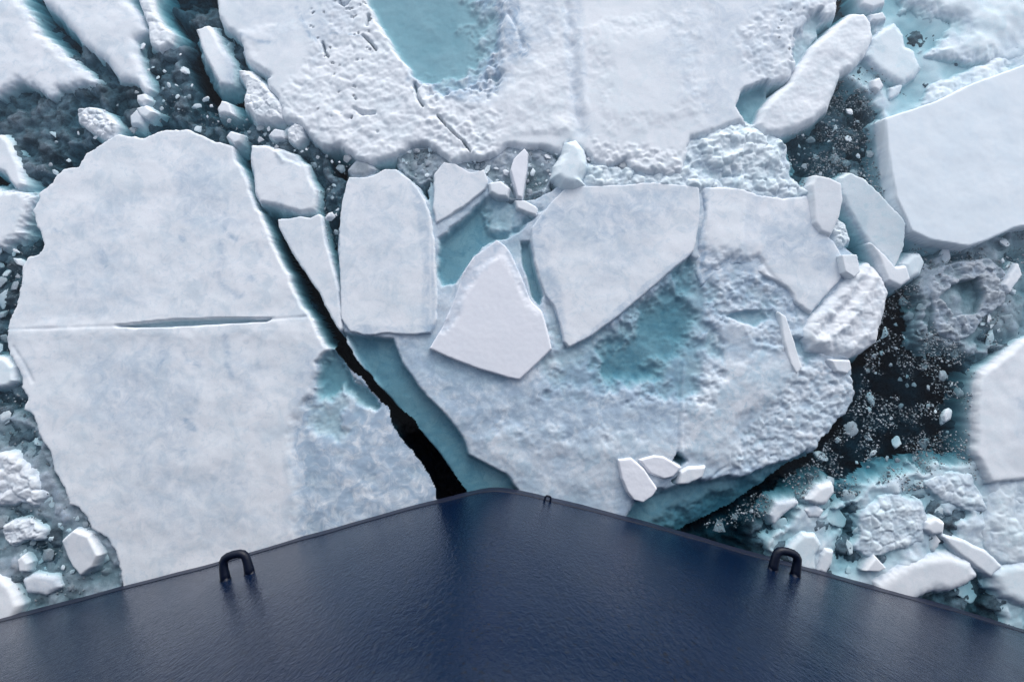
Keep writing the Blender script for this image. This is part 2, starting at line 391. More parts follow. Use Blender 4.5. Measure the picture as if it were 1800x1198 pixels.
def eye(u, v, width_px, tall_px, bar_px, lean=0.0):
    x, y = unproj(u, v, 0); d = (Vector((x, y, 0)) - Vector((0, 0, H))).normalized()
    hit, nn, _, _ = bvh.ray_cast(Vector((0, 0, H)), d)
    s = (H-hit.z)/800.0
    nn = Vector((nn.x, nn.y, 0)).normalized(); 
    if nn.y < 0: nn = -nn
    tn = Vector((nn.y, -nn.x, 0)); W = width_px*s/2; L = tall_px*s; r = bar_px*s/2
    W -= r; L -= r
    pts = [(-W*1.02, -0.10), (-W*1.02, L*0.25), (-W, L*0.55)]
    for k in range(1, 8):
        a = math.pi - math.pi*k/8; pts.append((W*math.copysign(abs(math.cos(a))**0.75, math.cos(a)), L*0.62 + L*0.38*math.sin(a)**0.8))
    pts += [(W, L*0.55), (W*1.02, L*0.25), (W*1.02, -0.10)]
    path = [hit + tn*a + nn*b + Vector((0, 0, lean*a)) for a, b in pts]
    V, F = tube(path, [r*1.25, r*1.12] + [r]*(len(pts)-4) + [r*1.12, r*1.25], 14)
    e = child(mesh_obj('towing_eye', V, F, M['navy_bar']))
    for sx in (-1, 1):                      # the weld fillet round each foot
        wv = []; wf = []; base = hit + tn*W*1.02*sx
        for a in range(5):
            rr = r*(1.0+0.6*(1-a/4)**2); 
            for k in range(16):
                an = 2*math.pi*k/16; wob = 1+0.12*math.sin(3*an+sx)
                wv.append(base + nn*(-0.03 + (0.03+r*0.9)*a/4) + tn*rr*wob*math.cos(an) + Vector((0, 0, 1))*rr*wob*math.sin(an))
        for a in range(4):
            for k in range(16): wf.append((a*16+k, a*16+(k+1) % 16, (a+1)*16+(k+1) % 16, (a+1)*16+k))
        c = mesh_obj('weld_bead', wv, wf, M['navy_bar']); c.parent = e
eye(418, 1013, 54, 44, 13.5)
eye(1378, 1006, 51, 42, 13.5)
eye(962, 881, 13, 11, 3.4)

# ------------------------------------------------------------------ sunken slush below the water of the leads
xr = np.arange(-17.5, 17.5, 0.05); yr = np.arange(-7.5, 13.5, 0.05)
X, Y = np.meshgrid(xr, yr)
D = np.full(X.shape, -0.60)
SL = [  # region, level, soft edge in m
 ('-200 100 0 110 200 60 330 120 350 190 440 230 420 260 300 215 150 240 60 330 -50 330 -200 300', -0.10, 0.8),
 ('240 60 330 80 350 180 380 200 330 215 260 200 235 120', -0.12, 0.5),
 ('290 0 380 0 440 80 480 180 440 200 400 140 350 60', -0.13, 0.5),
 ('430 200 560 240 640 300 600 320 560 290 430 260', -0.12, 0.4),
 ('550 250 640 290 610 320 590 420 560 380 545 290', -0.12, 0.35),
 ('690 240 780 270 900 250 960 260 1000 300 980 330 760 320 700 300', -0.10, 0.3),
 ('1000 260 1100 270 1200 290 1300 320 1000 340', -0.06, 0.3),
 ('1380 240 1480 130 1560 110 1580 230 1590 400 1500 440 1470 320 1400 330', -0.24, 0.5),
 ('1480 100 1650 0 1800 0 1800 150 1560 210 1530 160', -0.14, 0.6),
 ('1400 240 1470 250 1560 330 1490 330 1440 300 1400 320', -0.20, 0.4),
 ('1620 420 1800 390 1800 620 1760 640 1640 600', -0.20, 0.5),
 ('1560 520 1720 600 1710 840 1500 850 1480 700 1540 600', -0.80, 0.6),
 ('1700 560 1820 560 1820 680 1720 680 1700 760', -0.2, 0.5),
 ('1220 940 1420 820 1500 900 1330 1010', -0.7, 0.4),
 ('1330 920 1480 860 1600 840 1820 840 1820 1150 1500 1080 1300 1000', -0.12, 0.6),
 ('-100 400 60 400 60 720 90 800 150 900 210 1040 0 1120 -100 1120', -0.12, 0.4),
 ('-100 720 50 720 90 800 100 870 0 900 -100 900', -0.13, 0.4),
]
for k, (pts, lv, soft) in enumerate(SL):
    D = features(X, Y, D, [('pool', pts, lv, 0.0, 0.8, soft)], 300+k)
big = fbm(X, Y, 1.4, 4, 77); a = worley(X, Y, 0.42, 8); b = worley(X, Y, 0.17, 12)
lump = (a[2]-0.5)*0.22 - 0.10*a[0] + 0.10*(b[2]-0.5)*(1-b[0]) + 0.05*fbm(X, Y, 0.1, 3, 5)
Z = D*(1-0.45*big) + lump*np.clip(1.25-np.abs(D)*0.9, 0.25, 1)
for pts, soft in (('573 640 560 560 480 420 430 300 415 250 450 250 475 380 540 470 620 610 700 700 780 780 840 870 800 950 760 900 690 760 600 660', 0.2),
                  ('340 60 370 120 410 150 410 185 370 180 330 110', 0.35), ('960 265 1000 265 985 320 965 300', 0.12), ('-60 290 10 300 50 335 20 345 -60 345', 0.3),
                  ('1555 500 1620 520 1600 640 1520 640 1500 700 1510 760 1440 820 1300 900 1220 950 1250 910 1420 805 1500 720 1500 640 1550 590', 0.5),
                  ('560 245 640 285 700 260 700 295 620 310 590 300', 0.25)):
    Z = features(X, Y, Z, [('add', pts, -1.6 if soft < 0.45 else -1.1, soft)], 500)
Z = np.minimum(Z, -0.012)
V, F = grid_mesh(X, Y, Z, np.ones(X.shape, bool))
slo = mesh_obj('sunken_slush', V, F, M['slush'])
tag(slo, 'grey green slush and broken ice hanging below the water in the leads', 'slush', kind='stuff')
# pack ice far beyond the frame, on all sides
X, Y = np.meshgrid(np.arange(-85, 85, 0.36), np.arange(-60, 85, 0.36))
a = worley(X + 1.5*fbm(X, Y, 4, 3, 1), Y + 1.5*fbm(X, Y, 4, 3, 2), 9, 2)
d_ = np.maximum(np.abs(X)-17.2, np.maximum(Y-13.2, -Y-7.2)); d_ = d_ + 0.8*fbm(X, Y, 2.5, 4, 9)
Z = -0.35 + (0.50 + 0.1*a[2])*sstep((a[1]-0.06)/0.07)*sstep((d_-0.5)/0.8) + 0.06*fbm(X, Y, 1.5, 4, 4)
keep = ~((np.abs(X) < 16.9) & (Y > -7.0) & (Y < 12.9)) & ~((np.abs(X) < 16.9) & (Y < 0))
V, F = grid_mesh(X, Y, Z, keep)
tag(mesh_obj('pack_ice', V, F, M['snow']), 'far pack ice spreading out beyond the broken floes', 'pack ice', kind='stuff')

# ------------------------------------------------------------------ large floes
floe('ice_floe', '333 225 347 230 377 247 410 255 415 277 427 297 437 320 443 343 457 370 469 399 480 427 496 457 510 483 518 507 534 540 551 563 562 587 574 604 600 640 630 665 657 698 678 723 686 750 710 783 729 805 747 835 760 861 770 900 760 960 600 1010 400 1060 225 1080 212 1028 207 998 200 968 183 948 157 931 150 908 137 895 118 890 110 861 93 831 85 798 67 763 57 733 40 720 47 700 37 683 33 657 13 623 10 600 12 567 27 533 33 500 38 467 47 447 67 445 75 430 67 407 60 399 55 370 67 350 67 337 90 320 110 293 137 290 147 270 180 247 207 235 253 238 283 227 310 225',
     'broad pale sheet left of the black crack, with a thin teal slit across it', zt=0.085, mat='snow', g=0.035, und=0.022, fine=0.002, jag=0.07, edge=0.055, slope=9, skirt=0.11,
     feats=[('pool', '583 600 565 640 549 690 521 735 507 760 517 800 523 870 525 960 500 1100 900 1100 900 840 690 640', 0.0, 0.035, 0.25, 0.40),
            ('pool', '582 608 600 640 640 690 662 712 640 716 600 680 585 720 560 700 560 650', -0.30, 0.06, 0.9, 0.22),
            ('pool', '560 700 600 700 600 760 570 770 540 740 540 720', -0.07, 0.07, 0.9, 0.45),
            ('pool', '205 573 300 563.5 400 560 480 561 472 565 400 569 300 574.5 240 576', -0.12, 0.0, 0.1, 0.04),
            ('line', '0 580 100 577 215 573', 0.03, -0.03), ('line', '470 562 540 557', 0.03, -0.04), ('line', '20 582 200 581 330 584 420 584 560 577', 0.25, 0.035),
            
            ('line', '575 605 555 650 535 700 512 745 509 800 518 870 518 950', 0.09, 0.022),
            ('line', '30 610 50 640 62 670', 0.04, -0.05), ('tline', '390 430 395 460 385 480 400 510 425 520', 0.10, 0.7), ('tline', '330 620 345 640 352 640', 0.10, 0.9),
            ('tline', '400 590 402 620', 0.09, 0.7), ('tline', '402 640 410 660', 0.08, 0.9), ('tline', '330 740 345 755', 0.09, 0.8), ('tint', '300 290 360 280 400 330 420 400 380 420 330 380', 0.5, 0.6), ('tint', '170 620 300 600 350 700 330 800 200 760 140 700', 0.5, 0.7), ('tint', '200 800 420 820 480 930 300 960 230 880', 0.35, 0.7), ('tint', '100 470 220 430 260 540 140 560', 0.3, 0.6), ('tint', '400 620 480 640 440 700', 0.4, 0.4), ('tint', '525 620 900 620 900 1100 510 1000 515 750', 0.55, 0.4), ('tint', '130 400 200 330 250 350 200 430', 0.35, 0.5),
            ('tline', '443 487 450 492', 0.09, 0.9), ('tline', '395 405 420 422', 0.07, 0.8), ('tline', '280 660 290 635', 0.07, 0.6), ('tline', '322 418 326 424', 0.07, 0.9), ('tline', '100 405 115 412', 0.06, 0.7), ('tline', '180 440 190 470', 0.1, 0.5), ('tline', '455 430 465 460', 0.05, 0.5)])
floe('ice_floe', '603 588 597 560 595 500 592 440 595 380 602 345 613 313 680 296 705 299 720 313 740 330 752 352 763 310 780 287 850 298 868 318 893 322 910 350 940 348 985 325 1003 320 1150 318 1228 328 1340 340 1380 348 1423 342 1440 330 1475 345 1475 380 1480 430 1510 450 1515 480 1500 500 1440 540 1430 610 1460 623 1497 627 1499 647 1497 663 1505 687 1503 703 1487 727 1467 743 1460 763 1443 770 1433 797 1400 811 1367 835 1333 861 1290 895 1243 915 1200 938 1130 990 880 960 835 900 822 865 803 838 787 821 773 798 743 763 727 733 693 710 667 683 640 653 620 627',
     'wide grey blue floe with turquoise melt pools, right of the black crack', zt=0.0, mat='thin', g=0.035, und=0.05, fine=0.007, jag=0.05, edge=0.055, slope=9, skirt=0.11,
     feats=[('add', '900 660 1060 700 1200 640 1250 560 1400 560 1460 640 1500 690 1440 790 1320 840 1180 850 1130 800 960 790 840 740', 0.035, 0.6),
            ('tint', '700 600 760 610 900 670 1200 640 1200 780 960 790 840 760 720 660', 0.55, 0.6), ('tint', '1020 560 1200 450 1250 520 1230 680 1100 700 980 690', 0.8, 0.5), ('tint', '1230 470 1340 460 1440 560 1420 640 1300 640 1240 580', 0.4, 0.4), ('tint', '1090 860 1340 815 1420 790 1440 820 1260 900 1080 960', 0.8, 0.3), ('add', '1210 720 1240 650 1370 610 1410 650 1300 740 1250 810 1200 790', 0.05, 0.35),
            ('add', '830 770 960 730 1180 760 1180 860 1090 870 900 840', 0.03, 0.5),
            ('pool', '607 586 640 592 690 596 706 640 735 680 752 700 790 738 812 770 822 800 850 815 890 835 915 870 880 900 830 900 800 850 760 790 690 715 640 650', -0.27, 0.03, 0.25, 0.12),
            ('pool', '772 420 800 400 850 350 910 355 940 380 890 420 858 425 835 448 812 475 803 498 776 504 769 470', -0.25, 0.02, 0.7, 0.14),
            ('pool', '850 345 900 340 950 370 900 410 860 400', -0.09, 0.10, 0.9, 0.25),
            ('pool', '916 425 930 424 938 450 946 490 953 520 948 535 936 520 928 490 918 460', -0.22, 0.04, 0.5, 0.07),
            ('pool', '958 530 975 535 990 570 992 606 975 610 970 580', -0.035, 0.03, 0.6, 0.12),
            ('pool', '990 600 1100 560 1190 470 1240 470 1250 600 1230 700 1080 710 980 690', -0.09, 0.05, 0.8, 1.0), ('pool', '1207 452 1222 462 1208 520 1222 560 1200 620 1150 655 1090 668 1045 655 1060 620 1120 570 1150 540 1190 490', -0.24, 0.05, 0.8, 0.55),
            ('pool', '1050 638 1150 638 1165 660 1090 670 1040 662', -0.30, 0.04, 0.7, 0.45),
            ('pool', '1120 540 1200 525 1205 590 1140 595', -0.30, 0.04, 0.7, 0.5),
            ('pool', '960 640 1050 620 1050 700 980 720', -0.05, 0.06, 1.0, 0.5),
            ('pool', '900 690 1190 690 1190 740 1000 770 850 740', 0.015, 0.05, 1.0, 0.5),
            ('pool', '1108 900 1120 880 1170 862 1200 850 1260 844 1320 839 1350 824 1398 806 1440 800 1300 960 1180 1000 1080 960', -0.25, 0.04, 0.5, 0.22),
            ('pool', '1170 935 1260 885 1350 845 1420 812 1430 830 1300 930 1200 980', -0.50, 0.03, 0.4, 0.7),
            ('pool', '1181 812 1191 795 1207 809 1196 820', -0.5, 0.0, 0.4, 0.04), ('pool', '1181 845 1190 838 1192 848 1186 850', -0.3, 0.0, 0.2, 0.04),
            ('rub', '1390 640 1440 625 1497 640 1505 690 1460 770 1400 815 1330 840 1270 845 1280 790 1330 730 1380 680', 0.12, 0.24, 0.2),
            ('rub', '1235 500 1300 470 1380 500 1420 560 1400 620 1330 610 1300 570 1240 560', 0.10, 0.2, 0.25),
            ('line', '1200 640 1195 700 1192 750 1190 800', 0.05, -0.07), ('line', '1204 640 1200 700 1197 750 1196 800', 0.05, 0.05),
            ('line', '1243 500 1237 560 1270 570 1300 575 1320 605 1360 612 1400 610', 0.08, 0.06),
            ('pool', '1278 555 1300 548 1340 545 1350 560 1330 575 1310 570', -0.10, 0.02, 0.8, 0.09),
            ('pool', '1380 590 1425 600 1440 625 1420 640 1400 620', -0.06, 0.08, 1.0, 0.15),
            ('line', '1240 850 1260 830 1275 820', 0.03, -0.06), ('line', '1180 860 1210 845 1250 835', 0.06, 0.04),
            ('pool', '742 320 760 310 765 350 762 390 757 380 750 345', -0.08, 0.07, 0.8, 0.1),
            ('pool', '577 425 586 440 598 500 603 540 601 580 595 540 590 500', -0.2, 0.05, 0.5, 0.1)])
# slabs lying on that floe
G1 = 'slabs broken out of the cracked central floe'
floe('ice_slab', '485 383 500 381 527 378 545 380 560 373 568 378 571 395 576 430 584 455 592 485 598 510 601 545 604 575 599 590 587 571 571 543 555 511 541 491 526 470 514 450 505 435 493 413 486 400',
     'narrow wedge shaped white slab along the right edge of the black crack', zt=0.07, group=G1, slope=6, skirt=0.09, edge=0.06, g=0.025, jag=0.035)
floe('ice_slab', '613 310 637 312 657 308 677 297 697 298 717 313 733 330 747 353 757 383 762 420 765 470 768 520 767 560 757 585 720 588 680 585 640 589 615 582 600 560 598 500 596 440 598 380 603 345',
     'tall upright white slab with a rounded top, left of the turquoise pool', zt=0.085, group=G1, slope=3.5, edge=0.038, g=0.025, jag=0.03,
     feats=[('tint', '727 318 745 350 756 383 762 440 764 520 775 600 735 600 745 520 742 440 735 390 725 350', 0.55, 0.10), ('tint', '596 570 680 576 770 572 770 600 596 600', 0.5, 0.12), ('tline', '750 345 757 400 758 560', 0.03, -0.4), ('tint', '620 330 700 340 720 480 640 520', 0.25, 0.6)])
floe('ice_slab', '763 307 780 285 800 287 827 303 850 298 857 317 853 333 827 353 787 380 767 392 762 365 763 340',
     'small heart shaped white slab above the turquoise pool', zt=0.07, group=G1, slope=3, edge=0.036, g=0.025, jag=0.03)
floe('ice_slab', '873 420 887 430 897 443 908 467 921 497 933 527 953 547 962 580 970 613 940 642 913 667 893 663 833 645 790 628 755 612 762 600 777 575 790 545 803 510 813 480 833 450 857 433',
     'smooth bright kite shaped slab in the middle with sharp straight lower edges', zt=0.12, mat='clean', group=G1, slope=3, g=0.025, jag=0.012, edge=0.04, und=0.006, fine=0.002,
     feats=[('add', '848 430 873 412 895 430 912 465 930 520 955 545 945 550 925 530 905 480 880 445 850 470 825 500 800 560 780 580 790 540 810 490 830 450', -0.04, 0.25), ('tint', '838 440 873 405 895 430 915 465 935 520 925 520 900 470 878 440 850 475 825 510 800 560 775 590 780 540 805 480', 0.55, 0.2)])
floe('ice_slab', '1003 322 1030 327 1090 325 1150 320 1200 325 1228 330 1231 360 1228 400 1220 440 1205 455 1180 475 1140 510 1090 552 1040 590 1000 610 991 600 985 570 975 540 960 520 948 490 940 460 934 420 935 400 945 385 965 360 985 340',
     'big pale five sided slab right of the kite shaped one, with a long slanting lower right edge', zt=0.08, group=G1, slope=3, edge=0.036, g=0.03, jag=0.02, und=0.02,
     feats=[('tint', '925 400 955 380 960 420 968 470 985 520 998 570 990 615 960 580 940 470', 0.6, 0.2), ('tint', '960 350 1100 335 1200 345 1150 400 1040 440 960 420', 0.55, 0.6), ('tint', '1050 420 1150 400 1120 470 1050 500', 0.3, 0.5),
            ('tint', '1225 445 1150 510 1060 590 1000 620 1005 605 1050 570 1130 500 1200 450', 0.6, 0.08)])
floe('ice_slab', '1238 330 1290 330 1315 335 1340 343 1380 350 1425 343 1432 395 1458 418 1480 450 1483 470 1478 487 1455 515 1425 548 1402 532 1385 505 1360 490 1335 478 1300 462 1270 470 1235 500 1226 480 1232 420 1240 370',
     'broad pale slab with a groove across its left side, below the rubble at upper right', zt=0.075, group=G1, slope=2.6, g=0.03, jag=0.05, und=0.025, edge=0.07,
     feats=[('line', '1312 335 1308 380 1300 430', 0.06, 0.03), ('add', '1200 440 1262 455 1330 455 1330 560 1200 560', -0.085, 0.5), ('tint', '1200 430 1262 440 1310 450 1310 540 1200 540', 0.6, 0.5), ('tint', '1325 400 1420 370 1480 420 1470 480 1400 470 1340 460', 0.55, 0.5), ('tint', '1222 320 1245 320 1240 400 1232 470 1218 470', 0.7, 0.12), ('tint', '1310 340 1340 345 1320 440 1300 440', 0.3, 0.2), ('add', '1240 330 1310 330 1300 440 1235 480', 0.03, 0.12),
            ('line', '1330 450 1350 480 1370 500', 0.06, -0.05)])
floe('ice_block', '1433 308 1457 313 1477 323 1481 350 1476 380 1463 412 1445 405 1433 390 1428 350 1426 325', 'upright white block at the upper right corner of the broad pale slab', zt=0.22, mat='bright', cat='ice block', slope=4, g=0.025, jag=0.02, edge=0.12, tilt=(0.03, 0.06))
floe('ice_block', '1478 448 1506 447 1512 478 1500 488 1484 478', 'small cube like white block beside the shaggy grey block', zt=0.26, mat='bright', cat='ice block', slope=5, g=0.015, jag=0.01, edge=0.05, fine=0.003, skirt=0.2)
floe('ice_block', '1533 463 1553 487 1563 513 1557 550 1543 597 1520 617 1497 627 1460 623 1427 613 1418 590 1430 560 1460 530 1483 500 1510 475',
     'big shaggy rounded block with slanting grey ridges on the edge of the right lead', zt=0.17, mat='snow', cat='ice block', slope=3, g=0.03, jag=0.06, edge=0.3, rough=0.05, rs=0.3,
     feats=[('line', '1460 590 1500 550 1530 490', 0.09, 0.12), ('line', '1440 580 1490 530 1520 480', 0.10, -0.12), ('line', '1490 610 1530 570 1548 520', 0.09, 0.08), ('line', '1430 600 1470 600', 0.1, 0.08)])
floe('ice_block', '1087 808 1110 805 1133 825 1155 858 1147 871 1130 883 1113 878 1103 865 1093 841', 'tilted oblong white block near the bow, left one of the pair', zt=0.18, mat='clean', cat='ice block', slope=5, g=0.018, jag=0.012, edge=0.06, tilt=(0.04, -0.03), fine=0.003, skirt=0.2)
floe('ice_block', '1123 808 1150 801 1167 803 1197 821 1183 838 1167 841 1143 831', 'flat white pointed block near the bow, right one of the pair', zt=0.13, mat='clean', cat='ice block', slope=5, g=0.018, jag=0.015, edge=0.07, fine=0.003, skirt=0.2)
floe('ice_block', '1197 830 1210 822 1240 820 1236 838 1210 850 1194 850', 'low rounded lump beside the small teal hole near the bow', zt=0.14, mat='snow', cat='ice block', slope=4, g=0.02, jag=0.02, edge=0.08)
floe('ice_block', '1370 548 1382 556 1396 600 1410 645 1400 657 1390 640 1378 600', 'long thin upright sliver of ice right of the rubble ring', zt=0.13, mat='bright', cat='ice block', slope=4, g=0.018, jag=0.012, edge=0.06, skirt=0.2)
floe('ice_block', '1460 632 1495 633 1498 648 1490 657 1470 652', 'small angular block under the shaggy grey block', zt=0.16, mat='snow', cat='ice block', slope=4, g=0.02, jag=0.02, edge=0.08)
floe('ice_floe', '443 257 473 257 493 263 517 270 522 282 537 293 542 313 553 333 551 367 527 371 497 360 457 353 450 337 447 310 440 277', 'small squarish pale floe at the top end of the black crack', zt=0.09, g=0.022, jag=0.04, slope=2.5, und=0.02,
     feats=[('line', '490 270 500 285', 0.06, 0.06), ('add', '470 255 520 268 530 290 500 280', -0.05, 0.1)])
floe('ice_block', '922 260 928 267 926 300 918 347 910 345 897 300 903 280', 'thin upright grey white shard standing in the slush, mid top', zt=0.15, cat='ice block', mat='clean', slope=4, g=0.015, jag=0.008, edge=0.05, tilt=(-0.2, 0), skirt=0.2)
floe('ice_block', '860 322 880 318 895 330 892 345 875 344 862 337', 'small white lump between the heart shaped slab and the thin shard', zt=0.14, cat='ice block', mat='bright', slope=4, g=0.018, jag=0.015, edge=0.09, skirt=0.2)
floe('ice_block', '906 352 922 352 944 366 942 377 925 372 910 365', 'little crooked white lump below the thin shard', zt=0.10, cat='ice block', mat='bright', slope=4, g=0.018, jag=0.03, edge=0.06, skirt=0.2)
floe('ice_block', '993 247 1013 242 1028 258 1033 287 1023 310 1030 320 1010 328 987 323 972 308 977 287 990 267', 'rounded bluish white boulder of ice wedged under the top floe', zt=0.30, cat='ice block', mat='blue', slope=3.5, g=0.022, jag=0.03, edge=0.32, js=0.4)

# ------------------------------------------------------------------ top floe with its rubble
floe('ice_floe', '377 -70 380 -10 387 27 400 47 423 67 433 100 453 117 477 133 470 140 480 160 493 173 497 205 523 213 540 227 553 245 567 257 597 253 627 273 650 283 687 273 710 257 733 247 753 248 770 263 793 280 817 277 847 275 873 267 893 253 923 255 953 255 983 260 1000 247 1033 263 1043 280 1067 287 1100 277 1110 293 1140 298 1180 305 1197 297 1215 240 1260 225 1300 213 1330 222 1345 180 1350 145 1387 133 1405 105 1413 93 1430 40 1467 22 1475 -20 1480 -90 1200 -110 600 -110',
     'huge rubbly floe filling the top of the picture round a large turquoise pool', zt=0.13, mat='bright', g=0.035, und=0.016, jag=0.08, edge=0.16, slope=2.6,
     feats=[('rub', '560 -60 640 -60 665 40 710 110 735 170 790 200 880 240 880 290 500 290 470 180 540 120 570 60', 0.085, 0.5, 0.6),('pit', '530 -60 640 -60 665 60 640 110 600 140 560 90', 0.2, 0.66, 0.3),('pit', '560 130 650 150 660 230 560 200', 0.2, 0.74, 0.3),('pit', '1380 10 1440 -20 1450 60 1390 110 1350 60', 0.25, 0.62, 0.3),
            ('rub', '1040 250 1200 270 1210 320 1040 310', 0.12, 0.3, 0.3),
            ('tint', '820 -60 905 -60 920 100 880 170 760 170 730 130 840 90', 0.9, 0.6), ('tint', '985 -60 1020 -60 1025 100 1035 240 1005 240 990 100', 0.5, 0.25), ('tint', '1180 -60 1460 -60 1400 110 1300 180 1240 240 1150 100', 0.38, 1.0), ('tint', '410 -60 540 -60 560 60 480 90 430 40', 0.3, 0.7), ('tint', '540 -60 640 -60 620 60 560 110', 0.4, 0.5), ('tint', '900 -60 980 -60 990 60 920 100', 0.4, 0.5), ('add', '430 60 550 50 600 240 520 230 450 130', 0.03, 0.5),
            ('pool', '643 -60 645 0 667 40 690 83 713 110 727 135 745 146 783 148 817 136 850 125 880 60 870 0 860 -60', -0.19, 0.03, 0.5, 0.22),
            ('pool', '830 -60 900 -60 905 0 905 60 890 120 840 150 800 158 760 155 740 150 800 140 850 110', -0.07, 0.10, 1.0, 0.75),
            ('pool', '880 -60 1000 -60 1000 100 1005 200 1000 235 900 240 880 180', 0.17, 0.05, 0.5, 0.4),
            ('line', '1002 -60 995 10 1000 60 1005 120 1008 170 1012 205 1020 235', 0.12, -0.10), ('tline', '905 0 912 60 930 110', 0.16, 0.7), ('line', '1018 60 1020 120 1028 200', 0.10, 0.06),
            ('line', '895 30 905 50 920 90', 0.05, -0.10),
            ('line', '770 207 785 225 800 240 815 252 828 270', 0.016, -0.55), ('line', '640 68 652 78 664 94', 0.018, -0.5), ('tline', '585 66 610 66 640 70', 0.03, 1.0),
            ('line', '600 10 608 16 622 2', 0.03, -0.45), ('line', '650 33 647 50', 0.025, -0.4), ('tline', '525 22 535 45 550 70 560 77', 0.06, 1.0), ('tline', '430 68 460 80 487 82', 0.06, 0.8),
            ('line', '570 80 575 100 580 105', 0.02, -0.3), ('line', '625 195 640 205 660 203', 0.04, -0.22), ('line', '730 150 735 175 745 190', 0.03, -0.3),
            ('pool', '1290 190 1300 165 1330 150 1345 145 1352 165 1335 200 1330 225 1310 222', -0.22, 0.08, 0.6, 0.14),
            ('add', '1040 60 1200 40 1220 200 1080 230', 0.04, 0.8),
            ('rub', '1290 60 1450 -40 1480 20 1400 130 1340 150 1300 120', 0.09, 0.45, 0.4),
            ('pool', '1395 60 1440 20 1445 60 1425 80 1400 130 1390 100', -0.06, 0.10, 1.0, 0.2),
            ('line', '1240 20 1250 80 1230 140', 0.2, -0.04), ('rub', '740 160 780 160 880 200 880 280 800 280 750 240', 0.08, 0.35, 0.3)])
floe('ice_rubble', '1200 295 1215 235 1260 225 1300 213 1330 223 1367 250 1380 257 1387 290 1382 307 1400 325 1420 338 1380 347 1340 342 1230 330 1150 322 1090 327 1030 325 1035 290 1100 297 1140 302',
     'pale frozen rubble between the top floe and the broad pale slabs', zt=0.05, mat='blue', cat='ice rubble', g=0.03, und=0.05, jag=0.10, edge=0.15, rough=0.12, rs=0.3, slope=1.6,
     feats=[('add', '1230 250 1300 225 1370 250 1370 290 1300 300 1240 290', 0.08, 0.25)])
floe('ice_slab', '1500 22 1523 20 1533 37 1537 63 1520 97 1500 117 1478 128 1467 160 1457 187 1433 210 1407 223 1373 233 1345 233 1333 217 1343 190 1367 163 1393 143 1407 113 1433 80 1467 47',
     'long thick white slab slanting across the top right, beside the dark lead', zt=0.18, mat='bright', slope=3, g=0.03, jag=0.035, edge=0.22, und=0.05, fine=0.008, feats=[('line', '1470 110 1440 150', 0.2, -0.06)])
floe('ice_block', '1553 50 1573 43 1587 60 1592 82 1607 90 1617 117 1607 133 1587 143 1562 130 1540 113 1523 97 1537 70', 'lobed low grey white lump right of the long thick slab', zt=0.07, mat='blue', cat='ice block', slope=1.5, g=0.025, jag=0.06, edge=0.2, skirt=0.35)
floe('ice_block', '1533 25 1552 21 1558 32 1545 37 1533 35', 'tiny white lump above the lobed grey lump', zt=0.09, mat='bright', cat='ice block', g=0.018, jag=0.02, edge=0.1, skirt=0.2)
floe('ice_block', '1515 -12 1555 -12 1555 6 1535 13 1517 6', 'white lump cut by the top edge, above the long thick slab', zt=0.1, mat='bright', cat='ice block', g=0.02, jag=0.02, edge=0.1, skirt=0.2)
floe('ice_block', '1537 141 1547 137 1553 150 1545 159 1536 153', 'round white lump at the top of the upper right dark lead', zt=0.08, mat='bright', cat='ice block', g=0.018, jag=0.02, edge=0.1, skirt=0.2)
floe('ice_block', '1568 155 1585 150 1580 163 1568 170', 'small pale lump under the lobed grey lump', zt=0.03, mat='blue', cat='ice block', g=0.018, jag=0.03, edge=0.1, skirt=0.2)
floe('ice_floe', '1553 208 1577 200 1647 177 1700 150 1800 113 1950 60 2050 300 1950 370 1780 402 1733 424 1700 434 1633 423 1600 407 1588 380 1573 347 1564 300 1558 250',
     'thick smooth white floe with straight cut edges at the right side', zt=0.28, mat='cool', slope=1.8, g=0.04, jag=0.012, edge=0.06, und=0.015, fine=0.002, skirt=0.35)
floe('ice_floe', '1630 182 1645 150 1690 132 1730 118 1830 60 1950 30 1950 100 1800 130 1700 165', 'snowy shelf behind the thick smooth floe', zt=0.05, mat='blue', slope=1.5, g=0.035, jag=0.14, edge=0.3, und=0.08, rough=0.06, rs=0.3)
floe('ice_floe', '1640 94 1680 64 1690 30 1600 5 1590 -60 1950 -100 1950 70 1850 90 1750 100', 'milky half sunken floe in the top right corner', zt=0.07, mat='blue', slope=0.8, g=0.035, jag=0.22, edge=0.6, und=0.09, skirt=0.5,
     feats=[('line', '1600 10 1660 40 1700 50', 0.25, -0.12)])
floe('sunken_ice', '1490 130 1540 60 1530 -60 1900 -60 1900 150 1640 180 1560 215 1550 160', 'pale turquoise ice shelf under water at the top right', zt=-0.10, mat='blue', cat='sunken ice', slope=1.2, g=0.06, jag=0.3, edge=0.4, und=0.10, skirt=0.5, reg=False)
floe('ice_slab', '1480 312 1493 303 1520 318 1547 347 1575 377 1588 395 1587 440 1575 470 1560 450 1530 420 1500 372 1484 338', 'blue white tilted slab leaning between the white block and the thick floe', zt=0.15, mat='blue', slope=2.2, g=0.022, jag=0.04, edge=0.10, tilt=(0.16, 0.10), js=0.25)
floe('ice_slab', '1533 427 1560 450 1575 470 1593 467 1600 490 1583 503 1560 493 1550 463', 'pointed white slab just above the black gap of the right lead', zt=0.16, mat='bright', slope=2.5, g=0.022, jag=0.03, edge=0.12)
floe('ice_block', '1590 463 1605 448 1618 447 1625 460 1617 480 1600 488', 'oval translucent lump at the tip of the pointed white slab', zt=0.10, mat='blue', cat='ice block', slope=2, g=0.02, jag=0.015, edge=0.16)
floe('ice_block', '1470 385 1486 395 1494 420 1484 432 1470 428 1466 405', 'crumbly lump between the white block and the blue white tilted slab', zt=0.08, mat='blue', cat='ice block', slope=2, g=0.02, jag=0.05, edge=0.1, rough=0.06, rs=0.12)
